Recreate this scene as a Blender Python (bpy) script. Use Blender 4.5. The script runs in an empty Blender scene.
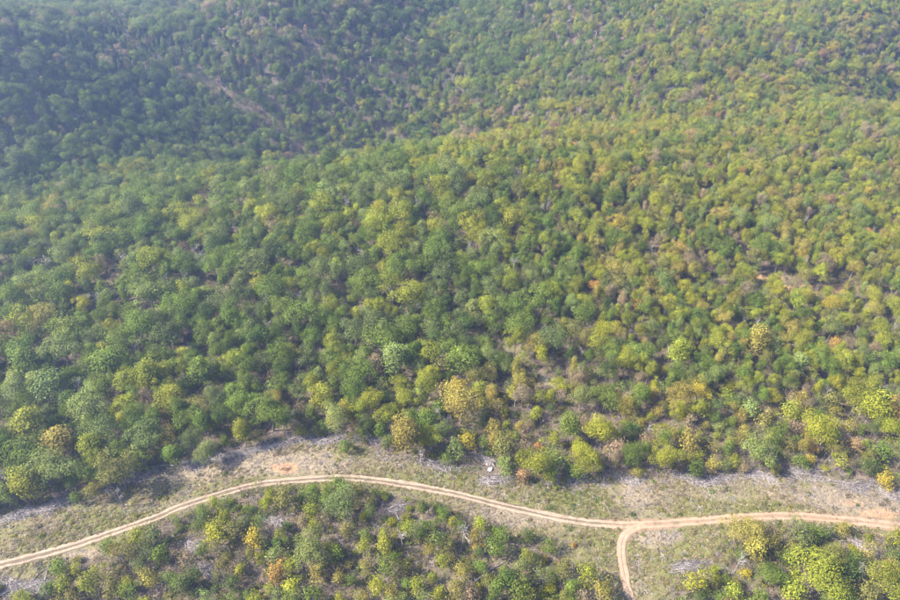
import bpy, math, random
import numpy as np
from mathutils import Vector, Matrix

random.seed(11)
RNG = np.random.default_rng(11)
R = math.radians

# ------------------------------------------------------------------ camera, sky, sun, exposure
sc = bpy.context.scene
CAM_H, PITCH, HFOV = 170.0, 38.0, 69.0
cam_d = bpy.data.cameras.new('camera')
cam = bpy.data.objects.new('camera', cam_d)
sc.collection.objects.link(cam)
cam.location = (0, 0, CAM_H)
cam.rotation_euler = (R(90 - PITCH), 0, 0)
cam_d.sensor_width = 36.0
cam_d.angle = R(HFOV)
cam_d.clip_start = 1.0
cam_d.clip_end = 8000.0
sc.camera = cam

SUN_ELEV, SUN_AZ = 43.0, -97.0          # azimuth from +Y (view direction), negative = to the left
world = bpy.data.worlds.new('World')
sc.world = world
world.use_nodes = True
wn = world.node_tree
sky = wn.nodes.new('ShaderNodeTexSky')
sky.sky_type = 'NISHITA'
sky.sun_disc = False
sky.sun_elevation = R(SUN_ELEV)
sky.sun_rotation = R(SUN_AZ)
sky.dust_density = 2.0
wn.links.new(sky.outputs[0], wn.nodes['Background'].inputs[0])
wn.nodes['Background'].inputs[1].default_value = 0.11

sun_d = bpy.data.lights.new('sun', 'SUN')
sun_d.energy = 5.0
sun_d.angle = R(0.8)
sun_d.color = (1.0, 0.92, 0.74)
sun = bpy.data.objects.new('sun', sun_d)
sc.collection.objects.link(sun)
sd = Vector((math.cos(R(SUN_ELEV)) * math.sin(R(SUN_AZ)), math.cos(R(SUN_ELEV)) * math.cos(R(SUN_AZ)), math.sin(R(SUN_ELEV))))
sun.rotation_euler = sd.to_track_quat('Z', 'Y').to_euler()

sc.view_settings.view_transform = 'Standard'
sc.view_settings.look = 'None'
sc.view_settings.gamma = 1.0
sc.view_settings.exposure = 1.88

cy = sc.cycles
cy.max_bounces = 4
cy.diffuse_bounces = 2
cy.glossy_bounces = 1
cy.transmission_bounces = 2
cy.volume_bounces = 1
cy.use_denoising = True

HAZE_DENSITY = 0.00032

# ------------------------------------------------------------------ terrain and pixel helpers
F_PX = 450.0 / math.tan(R(HFOV / 2))
CP, SP = math.cos(R(PITCH)), math.sin(R(PITCH))

def gau(x, y, cx, cy_, sx, sy, rot=0.0):
    c, s = math.cos(R(rot)), math.sin(R(rot))
    dx, dy = x - cx, y - cy_
    a, b = dx * c + dy * s, -dx * s + dy * c
    return np.exp(-0.5 * ((a / sx) ** 2 + (b / sy) ** 2))

def smooth(e0, e1, v):
    t = np.clip((v - e0) / (e1 - e0), 0, 1)
    return t * t * (3 - 2 * t)

def gz(x, y):
    x = np.asarray(x, float); y = np.asarray(y, float)
    far = smooth(150, 300, y)
    z = -3.0 * gau(x, y, 10, 175, 400, 28)
    z = z - 3.0 * smooth(112, 75, y)
    z = z + 20 * gau(x, y, 90, 300, 105, 52, 10)            # sunlit spur in the middle
    z = z + 5 * gau(x, y, 45, 335, 95, 22, 4)
    z = z - 54 * gau(x, y, -90, 425, 125, 48, -14)
    z = z + 22 * gau(x, y, 190, 440, 80, 60, 0)            # valley behind it
    z = z - 22 * gau(x, y, -235, 330, 130, 40, 28)
    z = z - 38 * gau(x, y, 310, 440, 62, 30, 18)
    z = z + 58 * gau(x, y, -325, 445, 85, 80, 18)           # dark hill at left
    z = z + 52 * gau(x, y, 120, 600, 52, 90, 16)             # far noses
    z = z + 56 * gau(x, y, 320, 590, 58, 95, -14)
    z = z + 56 * gau(x, y, -100, 600, 48, 95, -18)
    z = z + 16 * gau(x, y, 320, 340, 80, 45, 0)
    z = z + 50 * smooth(600, 1250, y) + 60 * smooth(1000, 2000, y)
    n = (np.sin(x / 61 + 1.3) * np.cos(y / 53 + .4) * 3.2 + np.sin(x / 33 - y / 41 + 2) * 1.6 + np.sin(x / 140 + y / 170) * 5)
    return z + n * far + 0.5 * np.sin(x / 27 + y / 35) * (1 - far)

def project(x, y, z):
    dx, dy, dz = x, y, z - CAM_H
    depth = dy * CP - dz * SP
    up = dy * SP + dz * CP
    depth = np.maximum(depth, 1e-3)
    return 450 + F_PX * dx / depth, 300 - F_PX * up / depth, depth

def hit(u, v, zoff=0.0):
    xc, yc = (u - 450) / F_PX, (300 - v) / F_PX
    d = np.array([xc, CP + yc * SP, -SP + yc * CP])
    t = np.arange(90, 1400, 1.5)
    f = CAM_H + d[2] * t - gz(d[0] * t, d[1] * t) - zoff
    i = int(np.argmax(f <= 0))
    a, b = t[i - 1], t[i]
    for _ in range(18):
        m = (a + b) / 2
        if CAM_H + d[2] * m - float(gz(d[0] * m, d[1] * m)) - zoff > 0: a = m
        else: b = m
    return d[0] * a, d[1] * a, a

def catmull(P, per=10):
    P = np.array(P, float)
    P = np.vstack([2 * P[0] - P[1], P, 2 * P[-1] - P[-2]])
    out = []
    for i in range(1, len(P) - 2):
        for k in range(per):
            t = k / per
            a, b, c, d = P[i - 1:i + 3]
            out.append(0.5 * (2 * b + (c - a) * t + (2 * a - 5 * b + 4 * c - d) * t * t + (-a + 3 * b - 3 * c + d) * t ** 3))
    out.append(P[-2])
    return np.array(out)

MAIN_PX = [(-90, 588), (-40, 576), (0, 565), (40, 555), (70, 547), (100, 537), (120, 530), (140, 523), (160, 516), (180, 507), (220, 494),
           (260, 484), (300, 480), (340, 478), (372, 480), (420, 487), (460, 495), (500, 505), (540, 514), (580, 521.5), (620, 525),
           (660, 524), (700, 521), (730, 518.5), (760, 516.5), (800, 516.3), (840, 519.5), (880, 524), (910, 528), (960, 535), (1010, 542)]
SPUR_PX = [(650, 523.5), (637, 527), (628, 532), (623, 539), (621, 549), (622, 561), (624.5, 575), (628, 589), (632, 602), (637, 622), (642, 645)]
MAIN = catmull([hit(u, v)[:2] for u, v in MAIN_PX], 10)
SPUR = catmull([hit(u, v)[:2] for u, v in SPUR_PX], 10)
ROADPTS = np.vstack([MAIN, SPUR])

def road_dist(x, y):
    x = np.asarray(x, float).ravel(); y = np.asarray(y, float).ravel()
    out = np.full(x.shape, 1e3)
    sel = np.where((y > 40) & (y < 220) & (np.abs(x) < 240))[0]
    for k in range(0, len(sel), 4000):
        s = sel[k:k + 4000]
        d = np.hypot(x[s, None] - ROADPTS[None, :, 0], y[s, None] - ROADPTS[None, :, 1])
        out[s] = d.min(1)
    return out

ROAD_U = [p[0] for p in MAIN_PX]; ROAD_V = [p[1] for p in MAIN_PX]
UP_U = [-80, 0, 40, 100, 150, 200, 250, 300, 350, 400, 450, 500, 550, 590, 620, 660, 700, 760, 820, 870, 900, 980]
UP_V = [535, 515, 505, 492, 478, 462, 450, 440, 441, 460, 470, 480, 490, 488, 472, 476, 480, 476, 475, 485, 492, 505]
LO_U = [-80, 0, 50, 100, 140, 160, 200, 250, 300, 350, 400, 450, 500, 540, 560, 590, 612, 645, 680, 700, 720, 745, 800, 850, 900, 980]
LO_V = [600, 585, 574, 556, 535, 522, 508, 493, 488, 490, 497, 508, 528, 545, 558, 568, 610, 610, 582, 568, 545, 524, 525, 530, 540, 560]

def cleared(u, v):
    """Signed pixels inside the cleared strip (positive inside)."""
    return np.minimum(v - np.interp(u, UP_U, UP_V), np.interp(u, LO_U, LO_V) - v)

# small openings in the woods: (u, v, ru, rv)
GAPS = [(825, 294, 62, 11), (772, 283, 32, 10), (880, 305, 30, 10), (205, 205, 24, 8), (112, 288, 32, 10), (515, 352, 26, 8), (600, 372, 16, 5), (692, 402, 24, 8), (540, 380, 26, 8),
        (430, 400, 20, 8), (300, 400, 10, 14), (185, 350, 8, 8), (340, 300, 12, 8), (880, 330, 20, 8)]
def gap_amount(u, v):
    g = np.zeros_like(np.asarray(u, float))
    for (a, b, ru, rv) in GAPS:
        g = np.maximum(g, np.exp(-(((u - a) / ru) ** 2 + ((v - b) / rv) ** 2)))
    return g

# ------------------------------------------------------------------ materials
def new_mat(name):
    m = bpy.data.materials.new(name); m.use_nodes = True
    nt = m.node_tree; nt.nodes.clear()
    return m, nt
def nd(nt, typ, **kw):
    n = nt.nodes.new(typ)
    for k, v in kw.items(): setattr(n, k, v)
    return n
def mixc(nt, fac, a, b, mode='MIX'):
    n = nd(nt, 'ShaderNodeMix', data_type='RGBA', blend_type=mode)
    for s, v in ((0, fac), (6, a), (7, b)):
        if isinstance(v, bpy.types.NodeSocket): nt.links.new(v, n.inputs[s])
        elif s == 0: n.inputs[0].default_value = v
        else: n.inputs[s].default_value = tuple(v) + (1,) if len(v) == 3 else v
    return n.outputs[2]
def ramp(nt, src, lo, hi):
    n = nd(nt, 'ShaderNodeMapRange'); n.interpolation_type = 'SMOOTHSTEP'
    nt.links.new(src, n.inputs[0]); n.inputs[1].default_value = lo; n.inputs[2].default_value = hi
    return n.outputs[0]
def mth(nt, op, a, b=None):
    n = nd(nt, 'ShaderNodeMath', operation=op)
    for i, v in enumerate((a, b)):
        if v is None: continue
        if isinstance(v, bpy.types.NodeSocket): nt.links.new(v, n.inputs[i])
        else: n.inputs[i].default_value = v
    return n.outputs[0]
def noise(nt, scale, detail=4, vec=None, rough=.6):
    n = nd(nt, 'ShaderNodeTexNoise'); n.inputs['Scale'].default_value = scale; n.inputs['Detail'].default_value = detail
    n.inputs['Roughness'].default_value = rough
    if vec is not None: nt.links.new(vec, n.inputs['Vector'])
    return n.outputs['Fac']

def leaf_material(name, instanced, transl=0.32, rough=.55, leafvar=True):
    m, nt = new_mat(name)
    if instanced:
        a = nd(nt, 'ShaderNodeAttribute', attribute_type='INSTANCER', attribute_name='tint'); col = a.outputs['Color']
    else:
        a = nd(nt, 'ShaderNodeObjectInfo'); col = a.outputs['Color']
    lf = nd(nt, 'ShaderNodeAttribute', attribute_type='GEOMETRY', attribute_name='leaf')
    g = nd(nt, 'ShaderNodeNewGeometry')
    big = noise(nt, .55, 2, g.outputs['Position'])
    h = nd(nt, 'ShaderNodeHueSaturation')
    nt.links.new(col, h.inputs['Color'])
    nt.links.new(mth(nt, 'ADD', .466, mth(nt, 'MULTIPLY', big, .068)), h.inputs['Hue'])
    h.inputs['Saturation'].default_value = 1.0
    nt.links.new(mth(nt, 'ADD', .40, mth(nt, 'MULTIPLY', lf.outputs['Fac'], 1.3)), h.inputs['Value'])
    p = nd(nt, 'ShaderNodeBsdfPrincipled')
    nt.links.new(h.outputs[0], p.inputs['Base Color']); p.inputs['Roughness'].default_value = rough
    p.inputs['Specular IOR Level'].default_value = .06
    t = nd(nt, 'ShaderNodeBsdfTranslucent')
    nt.links.new(mixc(nt, .5, h.outputs[0], (1.25, 1.2, .5), 'MULTIPLY'), t.inputs['Color'])
    s = nd(nt, 'ShaderNodeMixShader'); s.inputs[0].default_value = transl
    nt.links.new(p.outputs[0], s.inputs[1]); nt.links.new(t.outputs[0], s.inputs[2])
    o = nd(nt, 'ShaderNodeOutputMaterial'); nt.links.new(s.outputs[0], o.inputs[0])
    return m

def bark_material(name, c1, c2, scale=2.0):
    m, nt = new_mat(name)
    tc = nd(nt, 'ShaderNodeTexCoord')
    f = noise(nt, scale, 5, tc.outputs['Object'])
    oi = nd(nt, 'ShaderNodeObjectInfo')
    c = mixc(nt, ramp(nt, f, .35, .65), c1, c2)
    c = mixc(nt, 1.0, c, mixc(nt, oi.outputs['Random'], (.75, .75, .75), (1.25, 1.22, 1.2)), 'MULTIPLY')
    p = nd(nt, 'ShaderNodeBsdfPrincipled'); nt.links.new(c, p.inputs['Base Color']); p.inputs['Roughness'].default_value = .9
    b = nd(nt, 'ShaderNodeBump'); b.inputs['Strength'].default_value = .5; nt.links.new(f, b.inputs['Height']); nt.links.new(b.outputs[0], p.inputs['Normal'])
    o = nd(nt, 'ShaderNodeOutputMaterial'); nt.links.new(p.outputs[0], o.inputs[0])
    return m

M_LEAF = leaf_material('leaves', False)
M_LEAF_I = leaf_material('leaves_of_the_mass', True)
M_GRASS_I = leaf_material('blades', True, .25, .7)
M_BARK = bark_material('bark', (.09, .075, .062), (.20, .175, .15))
M_DEAD = bark_material('weathered_wood', (.17, .155, .15), (.34, .315, .30))
M_SLASH = bark_material('slash_wood', (.11, .097, .102), (.28, .25, .255))
M_ROCK = bark_material('pale_stone', (.55, .54, .52), (.75, .74, .72), 1.2)

def ground_material():
    m, nt = new_mat('forest_ground')
    g = nd(nt, 'ShaderNodeNewGeometry'); P = g.outputs['Position']
    at = lambda n: nd(nt, 'ShaderNodeAttribute', attribute_type='GEOMETRY', attribute_name=n).outputs['Fac']
    n1, n2, n3, n4 = noise(nt, .09, 4, P), noise(nt, .45, 5, P, .7), noise(nt, 1.6, 4, P, .7), noise(nt, .22, 5, P, .65)
    litter = mixc(nt, ramp(nt, n2, .35, .65), (.070, .053, .045), (.15, .112, .092))
    litter = mixc(nt, mth(nt, 'MULTIPLY', ramp(nt, n4, .50, .66), .6), litter, (.075, .095, .035))
    straw = mixc(nt, ramp(nt, n3, .35, .65), (.105, .085, .062), (.255, .203, .148))
    straw = mixc(nt, mth(nt, 'MULTIPLY', ramp(nt, n2, .55, .7), .7), straw, (.16, .13, .115))
    grass = mixc(nt, ramp(nt, n3, .3, .7), (.080, .086, .030), (.155, .145, .058))
    open_c = mixc(nt, ramp(nt, mth(nt, 'ADD', mth(nt, 'MULTIPLY', n4, .55), mth(nt, 'ADD', mth(nt, 'MULTIPLY', n2, .45), mth(nt, 'ADD', mth(nt, 'MULTIPLY', mth(nt, 'SUBTRACT', n3, .5), .55), mth(nt, 'MULTIPLY', mth(nt, 'SUBTRACT', at('grass'), .5), .6)))), .36, .62), straw, grass)
    c = mixc(nt, ramp(nt, mth(nt, 'ADD', at('open'), mth(nt, 'MULTIPLY', mth(nt, 'SUBTRACT', n2, .5), .9)), .35, .65), litter, open_c)
    soil = mixc(nt, ramp(nt, n3, .3, .7), (.25, .142, .082), (.33, .205, .13))
    c = mixc(nt, ramp(nt, mth(nt, 'ADD', at('soil'), mth(nt, 'MULTIPLY', mth(nt, 'SUBTRACT', n2, .5), 1.0)), .4, .62), c, soil)
    p = nd(nt, 'ShaderNodeBsdfPrincipled'); nt.links.new(c, p.inputs['Base Color']); p.inputs['Roughness'].default_value = .95
    p.inputs['Specular IOR Level'].default_value = .15
    b = nd(nt, 'ShaderNodeBump'); b.inputs['Strength'].default_value = .9; b.inputs['Distance'].default_value = .35
    nt.links.new(mth(nt, 'ADD', n3, n2), b.inputs['Height']); nt.links.new(b.outputs[0], p.inputs['Normal'])
    o = nd(nt, 'ShaderNodeOutputMaterial'); nt.links.new(p.outputs[0], o.inputs[0])
    return m

def road_material(name, a, b_, dark):
    m, nt = new_mat(name)
    g = nd(nt, 'ShaderNodeNewGeometry'); P = g.outputs['Position']
    f, f2, f3 = noise(nt, .7, 5, P, .7), noise(nt, 2.6, 4, P, .7), noise(nt, .12, 3, P)
    c = mixc(nt, ramp(nt, f, .3, .7), a, b_)
    c = mixc(nt, mth(nt, 'MULTIPLY', ramp(nt, f2, .52, .70), .7), c, dark)
    sx = nd(nt, 'ShaderNodeSeparateXYZ'); nt.links.new(P, sx.inputs[0])
    c = mixc(nt, mth(nt, 'MULTIPLY', ramp(nt, mth(nt, 'ADD', sx.outputs[0], mth(nt, 'MULTIPLY', f3, 30)), 45, 75), .55), c, mixc(nt, f, (.245, .158, .103), (.305, .20, .137)))
    c = mixc(nt, mth(nt, 'MULTIPLY', ramp(nt, noise(nt, .33, 4, P, .65), .52, .66), .55), c, dark)
    p = nd(nt, 'ShaderNodeBsdfPrincipled'); nt.links.new(c, p.inputs['Base Color']); p.inputs['Roughness'].default_value = .95
    p.inputs['Specular IOR Level'].default_value = .15
    b = nd(nt, 'ShaderNodeBump'); b.inputs['Strength'].default_value = .6; b.inputs['Distance'].default_value = .12
    nt.links.new(mth(nt, 'ADD', f, f2), b.inputs['Height']); nt.links.new(b.outputs[0], p.inputs['Normal'])
    o = nd(nt, 'ShaderNodeOutputMaterial'); nt.links.new(p.outputs[0], o.inputs[0])
    return m
M_GROUND = ground_material()
M_ROAD = road_material('worn_dirt', (.095, .074, .053), (.145, .110, .080), (.065, .062, .036))
M_TRACK = road_material('packed_sand', (.235, .172, .130), (.31, .235, .182), (.135, .10, .075))

# ------------------------------------------------------------------ object helpers
def mesh_from(name, V, F, mat, attrs=None):
    me = bpy.data.meshes.new(name)
    me.from_pydata([tuple(v) for v in V], [], [tuple(f) for f in F])
    mats = mat if isinstance(mat, (list, tuple)) else [mat]
    for q in mats: me.materials.append(q)
    if attrs:
        for k, (dom, arr) in attrs.items():
            a = me.attributes.new(k, 'FLOAT', dom); a.data.foreach_set('value', np.asarray(arr, np.float32))
    me.update()
    return me
def link(name, data, parent=None, loc=None, rot=None, scale=None):
    o = bpy.data.objects.new(name, data); sc.collection.objects.link(o)
    if parent is not None: o.parent = parent
    if loc is not None: o.location = loc
    if rot is not None: o.rotation_euler = rot
    if scale is not None: o.scale = scale
    return o
def tag(o, label=None, cat=None, group=None, kind=None):
    for k, v in (('label', label), ('category', cat), ('group', group), ('kind', kind)):
        if v: o[k] = v
    return o

# ------------------------------------------------------------------ ground
def axis(lo, hi, fine0, fine1, step, grow=1.09, mx=26):
    a = [fine0]
    s = step
    while a[-1] > lo: s = min(s * grow, mx); a.append(a[-1] - s)
    a = a[::-1]
    while a[-1] < fine1: a.append(a[-1] + step)
    s = step
    while a[-1] < hi: s = min(s * grow, mx); a.append(a[-1] + s)
    return np.array(a)
gx, gy = axis(-1700, 1700, -175, 175, .95), axis(-300, 2300, 78, 190, .95, 1.045)
GX, GY = np.meshgrid(gx, gy)
fx, fy = GX.ravel(), GY.ravel()
RD = road_dist(fx, fy)
U, Vv, DP = project(fx, fy, gz(fx, fy))
front = (fy > 20) & (fy < 1000)
CL = np.where(front, cleared(U, Vv), -50)
rough = RNG.normal(0, 1, fx.shape)
relief = .10 * rough * smooth(2.2, 5, RD) * (fy < 260)
fz = gz(fx, fy) + relief - .16 * smooth(1.7, 0.9, RD)
ny, nx = GX.shape
idx = np.arange(nx * ny).reshape(ny, nx)
Fq = np.stack([idx[:-1, :-1], idx[:-1, 1:], idx[1:, 1:], idx[1:, :-1]], -1).reshape(-1, 4)
gm = bpy.data.meshes.new('ground')
gm.vertices.add(len(fx)); gm.vertices.foreach_set('co', np.stack([fx, fy, fz], 1).ravel())
gm.loops.add(Fq.size); gm.loops.foreach_set('vertex_index', Fq.ravel().astype(np.int32))
gm.polygons.add(len(Fq)); gm.polygons.foreach_set('loop_start', (np.arange(len(Fq)) * 4).astype(np.int32))
gm.polygons.foreach_set('use_smooth', np.ones(len(Fq), bool))
gm.update(calc_edges=True)
gm.materials.append(M_GROUND)
GA = np.where(front, gap_amount(U, Vv), 0)
openv = np.clip(np.maximum(smooth(-8, 8, CL), GA * .9), 0, 1)
below_road = front & (Vv > np.interp(U, ROAD_U, ROAD_V))
openv = np.maximum(openv, np.where(below_road & (RD < 40), .36, 0))
GRASSY = [(75, 535, 50, 14, .35), (120, 518, 45, 9, .45), (35, 556, 40, 8, .15), (570, 497, 50, 14, .6), (590, 508, 40, 10, .4), (440, 478, 60, 9, .4), (350, 452, 18, 7, .4),
          (745, 507, 70, 6, .5), (690, 555, 45, 26, .3), (600, 545, 26, 20, .3), (330, 487, 90, 6, .5), (800, 530, 100, 9, .35),
          (60, 525, 30, 10, -.3), (100, 557, 34, 9, -.5), (180, 470, 40, 9, -.5), (270, 462, 70, 10, -.6), (630, 497, 24, 16, -.6), (660, 536, 22, 10, -.6), (560, 520, 60, 5, -.2), (850, 500, 60, 12, -.55), (500, 516, 30, 10, -.5)]
gr = np.full(fx.shape, .5)
for (a, b, ru, rv, s) in GRASSY:
    gr += s * np.exp(-(((U - a) / ru) ** 2 + ((Vv - b) / rv) ** 2)) * front
SOIL = [(285, 468, 15, 6, 1.1), (338, 458, 4, 3, .6), (300, 450, 7, 4, .35), (852, 503, 30, 10, .5), (175, 478, 26, 6, .38), (60, 541, 26, 6, .38), (105, 556, 20, 5, .35), (628, 497, 14, 10, .38), (505, 513, 24, 6, .38), (320, 455, 12, 5, .42), (880, 514, 26, 7, .85), (822, 289, 60, 6, 1.0), (768, 278, 26, 5, .9), (692, 402, 20, 6, .25), (640, 495, 14, 8, .2), (642, 529, 24, 5, .62), (612, 528, 14, 4, .5), (625, 540, 9, 9, .45), (205, 201, 18, 3, .5)]
so = np.zeros(fx.shape)
for (a, b, ru, rv, s) in SOIL:
    so = np.maximum(so, s * np.exp(-(((U - a) / ru) ** 2 + ((Vv - b) / rv) ** 2)) * front)
so = np.maximum(so, .32 * smooth(4.2, 2.0, RD))
for k, arr in (('open', openv), ('grass', gr), ('soil', so)):
    a = gm.attributes.new(k, 'FLOAT', 'POINT'); a.data.foreach_set('value', arr.astype(np.float32))
ground = link('ground', gm)
tag(ground, 'leaf litter, straw and grass ground of the wooded hills', 'ground', kind='structure')

# ------------------------------------------------------------------ dirt track with wheel tracks
def strip(path, offs, zoff, wob, seed, widen=None):
    """Sheet swept along a path; offs: lateral offsets, zoff: height of each, wob: how ragged the outer rows are."""
    rg = np.random.default_rng(seed)
    d = np.gradient(path, axis=0); d /= np.linalg.norm(d, axis=1)[:, None]
    nrm = np.stack([-d[:, 1], d[:, 0]], 1)
    n = len(path)
    def wobble():
        k = rg.normal(0, 1, n); k = np.convolve(np.pad(k, 3, mode='edge'), np.ones(5) / 5, 'same')[3:-3]; return k
    V = []
    L = len(offs)
    W = [wobble() * wob if j in (0, 1, L - 2, L - 1) else wobble() * wob * .25 for j in range(L)]
    slow = np.convolve(rg.normal(0, 1, n + 40), np.ones(21) / 21, 'same')[20:-20] * wob * 2.6
    slow2 = np.convolve(rg.normal(0, 1, n + 40), np.ones(21) / 21, 'same')[20:-20] * wob * 2.6
    W[0] = W[0] + slow; W[-1] = W[-1] + slow2
    W[1] = W[0]; W[-2] = W[-1]
    for j in range(L):
        o = offs[j] if not callable(offs[j]) else offs[j](np.arange(n))
        if widen is not None: o = o * widen
        p = path + nrm * (o + W[j])[:, None]
        V.append(np.column_stack([p, gz(p[:, 0], p[:, 1]) + zoff[j]]))
    V = np.array(V).transpose(1, 0, 2).reshape(-1, 3)
    F = [(i * L + j, i * L + j + 1, (i + 1) * L + j + 1, (i + 1) * L + j) for i in range(n - 1) for j in range(L - 1)]
    return V, F
def resample(P, step):
    s = np.r_[0, np.cumsum(np.hypot(*np.diff(P, axis=0).T))]
    t = np.arange(0, s[-1], step)
    return np.column_stack([np.interp(t, s, P[:, 0]), np.interp(t, s, P[:, 1])])
def build_road(name, path, label, half, tr, twid, seed):
    path = resample(path, .55)
    J = hit(640, 525)
    widen = 1 + .38 * np.exp(-(np.hypot(path[:, 0] - J[0], path[:, 1] - J[1]) / 9) ** 2) + .45 * smooth(95, 140, path[:, 0])
    V, F = strip(path, [-half - .12, -half, -half * .5, 0, half * .5, half, half + .12], [-.10, .012, .018, .03, .018, .012, -.10], .22, seed, widen)
    me = mesh_from(name, V, F, M_ROAD)
    me.polygons.foreach_set('use_smooth', np.ones(len(me.polygons), bool))
    o = tag(link(name, me), label, 'road', kind='structure')
    for k, s in enumerate((-1, 1)):
        c = s * tr
        V, F = strip(path, [c - twid, c - twid * .8, c, c + twid * .8, c + twid], [.022, .034, .030, .034, .022], .16, seed + 5 + k)
        me = mesh_from('wheel_track', V, F, M_TRACK)
        me.polygons.foreach_set('use_smooth', np.ones(len(me.polygons), bool))
        link('wheel_track', me, o)
    return o
build_road('dirt_road', MAIN, 'pale two-rut dirt track curving across the cleared strip', 1.45, .80, .40, 3)
build_road('side_road', SPUR[3:], 'narrow orange-tan side track forking off down the slope', 1.25, .58, .48, 21)

# ------------------------------------------------------------------ plant prototypes
def tube(V, F, pts, radii, n=6, cap=True):
    pts = [np.asarray(p, float) for p in pts]
    base = len(V)
    for i, p in enumerate(pts):
        d = pts[min(i + 1, len(pts) - 1)] - pts[max(i - 1, 0)]
        d = d / (np.linalg.norm(d) + 1e-9)
        a = np.cross(d, [0, 0, 1] if abs(d[2]) < .9 else [1, 0, 0]); a /= np.linalg.norm(a)
        b = np.cross(d, a)
        for k in range(n):
            t = 2 * math.pi * k / n
            V.append(p + radii[i] * (math.cos(t) * a + math.sin(t) * b))
    for i in range(len(pts) - 1):
        for k in range(n):
            F.append((base + i * n + k, base + i * n + (k + 1) % n, base + (i + 1) * n + (k + 1) % n, base + (i + 1) * n + k))
    if cap:
        F.append(tuple(base + (len(pts) - 1) * n + k for k in range(n)))
        F.append(tuple(base + k for k in reversed(range(n))))

def cards(P, N, S, rg):
    """Leaf cards: P positions, N normals, S sizes -> verts, quads."""
    n = len(P)
    N = N / (np.linalg.norm(N, axis=1)[:, None] + 1e-9)
    a = np.cross(N, rg.normal(0, 1, (n, 3))); a /= np.linalg.norm(a, axis=1)[:, None] + 1e-9
    b = np.cross(N, a)
    asp = rg.uniform(.55, 1.0, (n, 1))
    S = S[:, None] * .5
    droop = N * S * rg.uniform(-.5, .1, (n, 1))
    V = np.stack([P - a * S + droop, P - b * S * asp, P + a * S + droop, P + b * S * asp], 1).reshape(-1, 3)
    F = np.arange(4 * n).reshape(-1, 4)
    return V, F
def sph(rg, n):
    d = rg.normal(0, 1, (n, 3)); return d / np.linalg.norm(d, axis=1)[:, None]

def crown_cards(rg, a, h, z0, nl, per, lobe=(.26, .40), leaf=(.38, .62), loose=.18, low=-.35, taper=0.0, irregular=.22):
    """Crown of nl leafy lobes filling an uneven ellipsoid between z0 and h, half width a."""
    b = (h - z0) / 2; zc = (h + z0) / 2
    ph = rg.uniform(0, 6.28, 6)
    def wav(d):
        az = np.arctan2(d[:, 1], d[:, 0])
        return 1 + irregular * (np.sin(2 * az + ph[0] + 2 * d[:, 2]) * .6 + np.sin(3 * az + ph[1]) * .5 + .5 * np.sin(4 * d[:, 2] + ph[2] + az))
    # spread lobes by best candidate
    L = []
    while len(L) < nl:
        cand = sph(rg, 14); cand = cand[cand[:, 2] > low]
        if not len(cand): continue
        if not L: L.append(cand[0]); continue
        A = np.array(L)
        dm = np.min(np.linalg.norm(cand[:, None] - A[None], axis=2), 1)
        L.append(cand[int(np.argmax(dm))])
    L = np.array(L)
    w = wav(L)[:, None]
    rad = rg.uniform(.55, .86, (nl, 1)) * w
    ax = np.array([a, a, b])
    C = L * ax * rad
    C[:, :2] *= (1 - taper * (C[:, 2:3] / b + 1) / 2)
    nin = max(3, nl // 4)
    C = np.vstack([C, sph(rg, nin) * ax * rg.uniform(.1, .4, (nin, 1))])
    LR = rg.uniform(lobe[0], lobe[1], len(C)) * a
    Ps, Ns, lf = [], [], []
    for c, r in zip(C, LR):
        k = int(per * rg.uniform(.75, 1.25) * (r / (a * lobe[1])) ** 1.5)
        d = sph(rg, k * 2)
        out = c / (np.linalg.norm(c / ax) * a + 1e-6)
        keep = (d @ out + d[:, 2] * .5) > -.35
        d = d[keep][:k]
        k = len(d)
        P = c + d * r * np.array([1, 1, .8]) * (1 + loose * rg.normal(0, 1, (k, 1)))
        Ps.append(P); Ns.append(d * .8 + out * .25 + np.array([0, 0, .35]) + rg.normal(0, .38, (k, 3)))
        lf.append(np.clip(rg.normal(.5, .20, k) + rg.normal(0, .15), 0, 1))
    P = np.vstack(Ps); N = np.vstack(Ns); lf = np.concatenate(lf)
    P[:, 2] += zc
    S = rg.uniform(leaf[0], leaf[1], len(P))
    V, F = cards(P, N, S, rg)
    return V, F, lf, C + [0, 0, zc]

def trunk_mesh(rg, h, z0, r, C, nlimb=6, n=6):
    V, F = [], []
    lean = rg.normal(0, .03 * h, 2)
    top = np.array([lean[0], lean[1], z0 + (h - z0) * .62])
    mid = np.array([lean[0] * .3, lean[1] * .3, z0 * .6])
    tube(V, F, [(0, 0, -.4), (0, 0, .35), mid, (mid + top) / 2 + rg.normal(0, .1, 3), top], [r * 1.6, r * 1.1, r * .85, r * .55, r * .2], n)
    sel = rg.permutation(len(C))[:nlimb]
    for i in sel:
        c = C[i]
        s = mid + (top - mid) * rg.uniform(.15, .8)
        m = s + (c - s) * .5 + np.array([0, 0, -.06 * h * rg.uniform(.2, 1)])
        tube(V, F, [s, m, c], [r * .42, r * .28, r * .09], 5)
    return V, F

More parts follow.
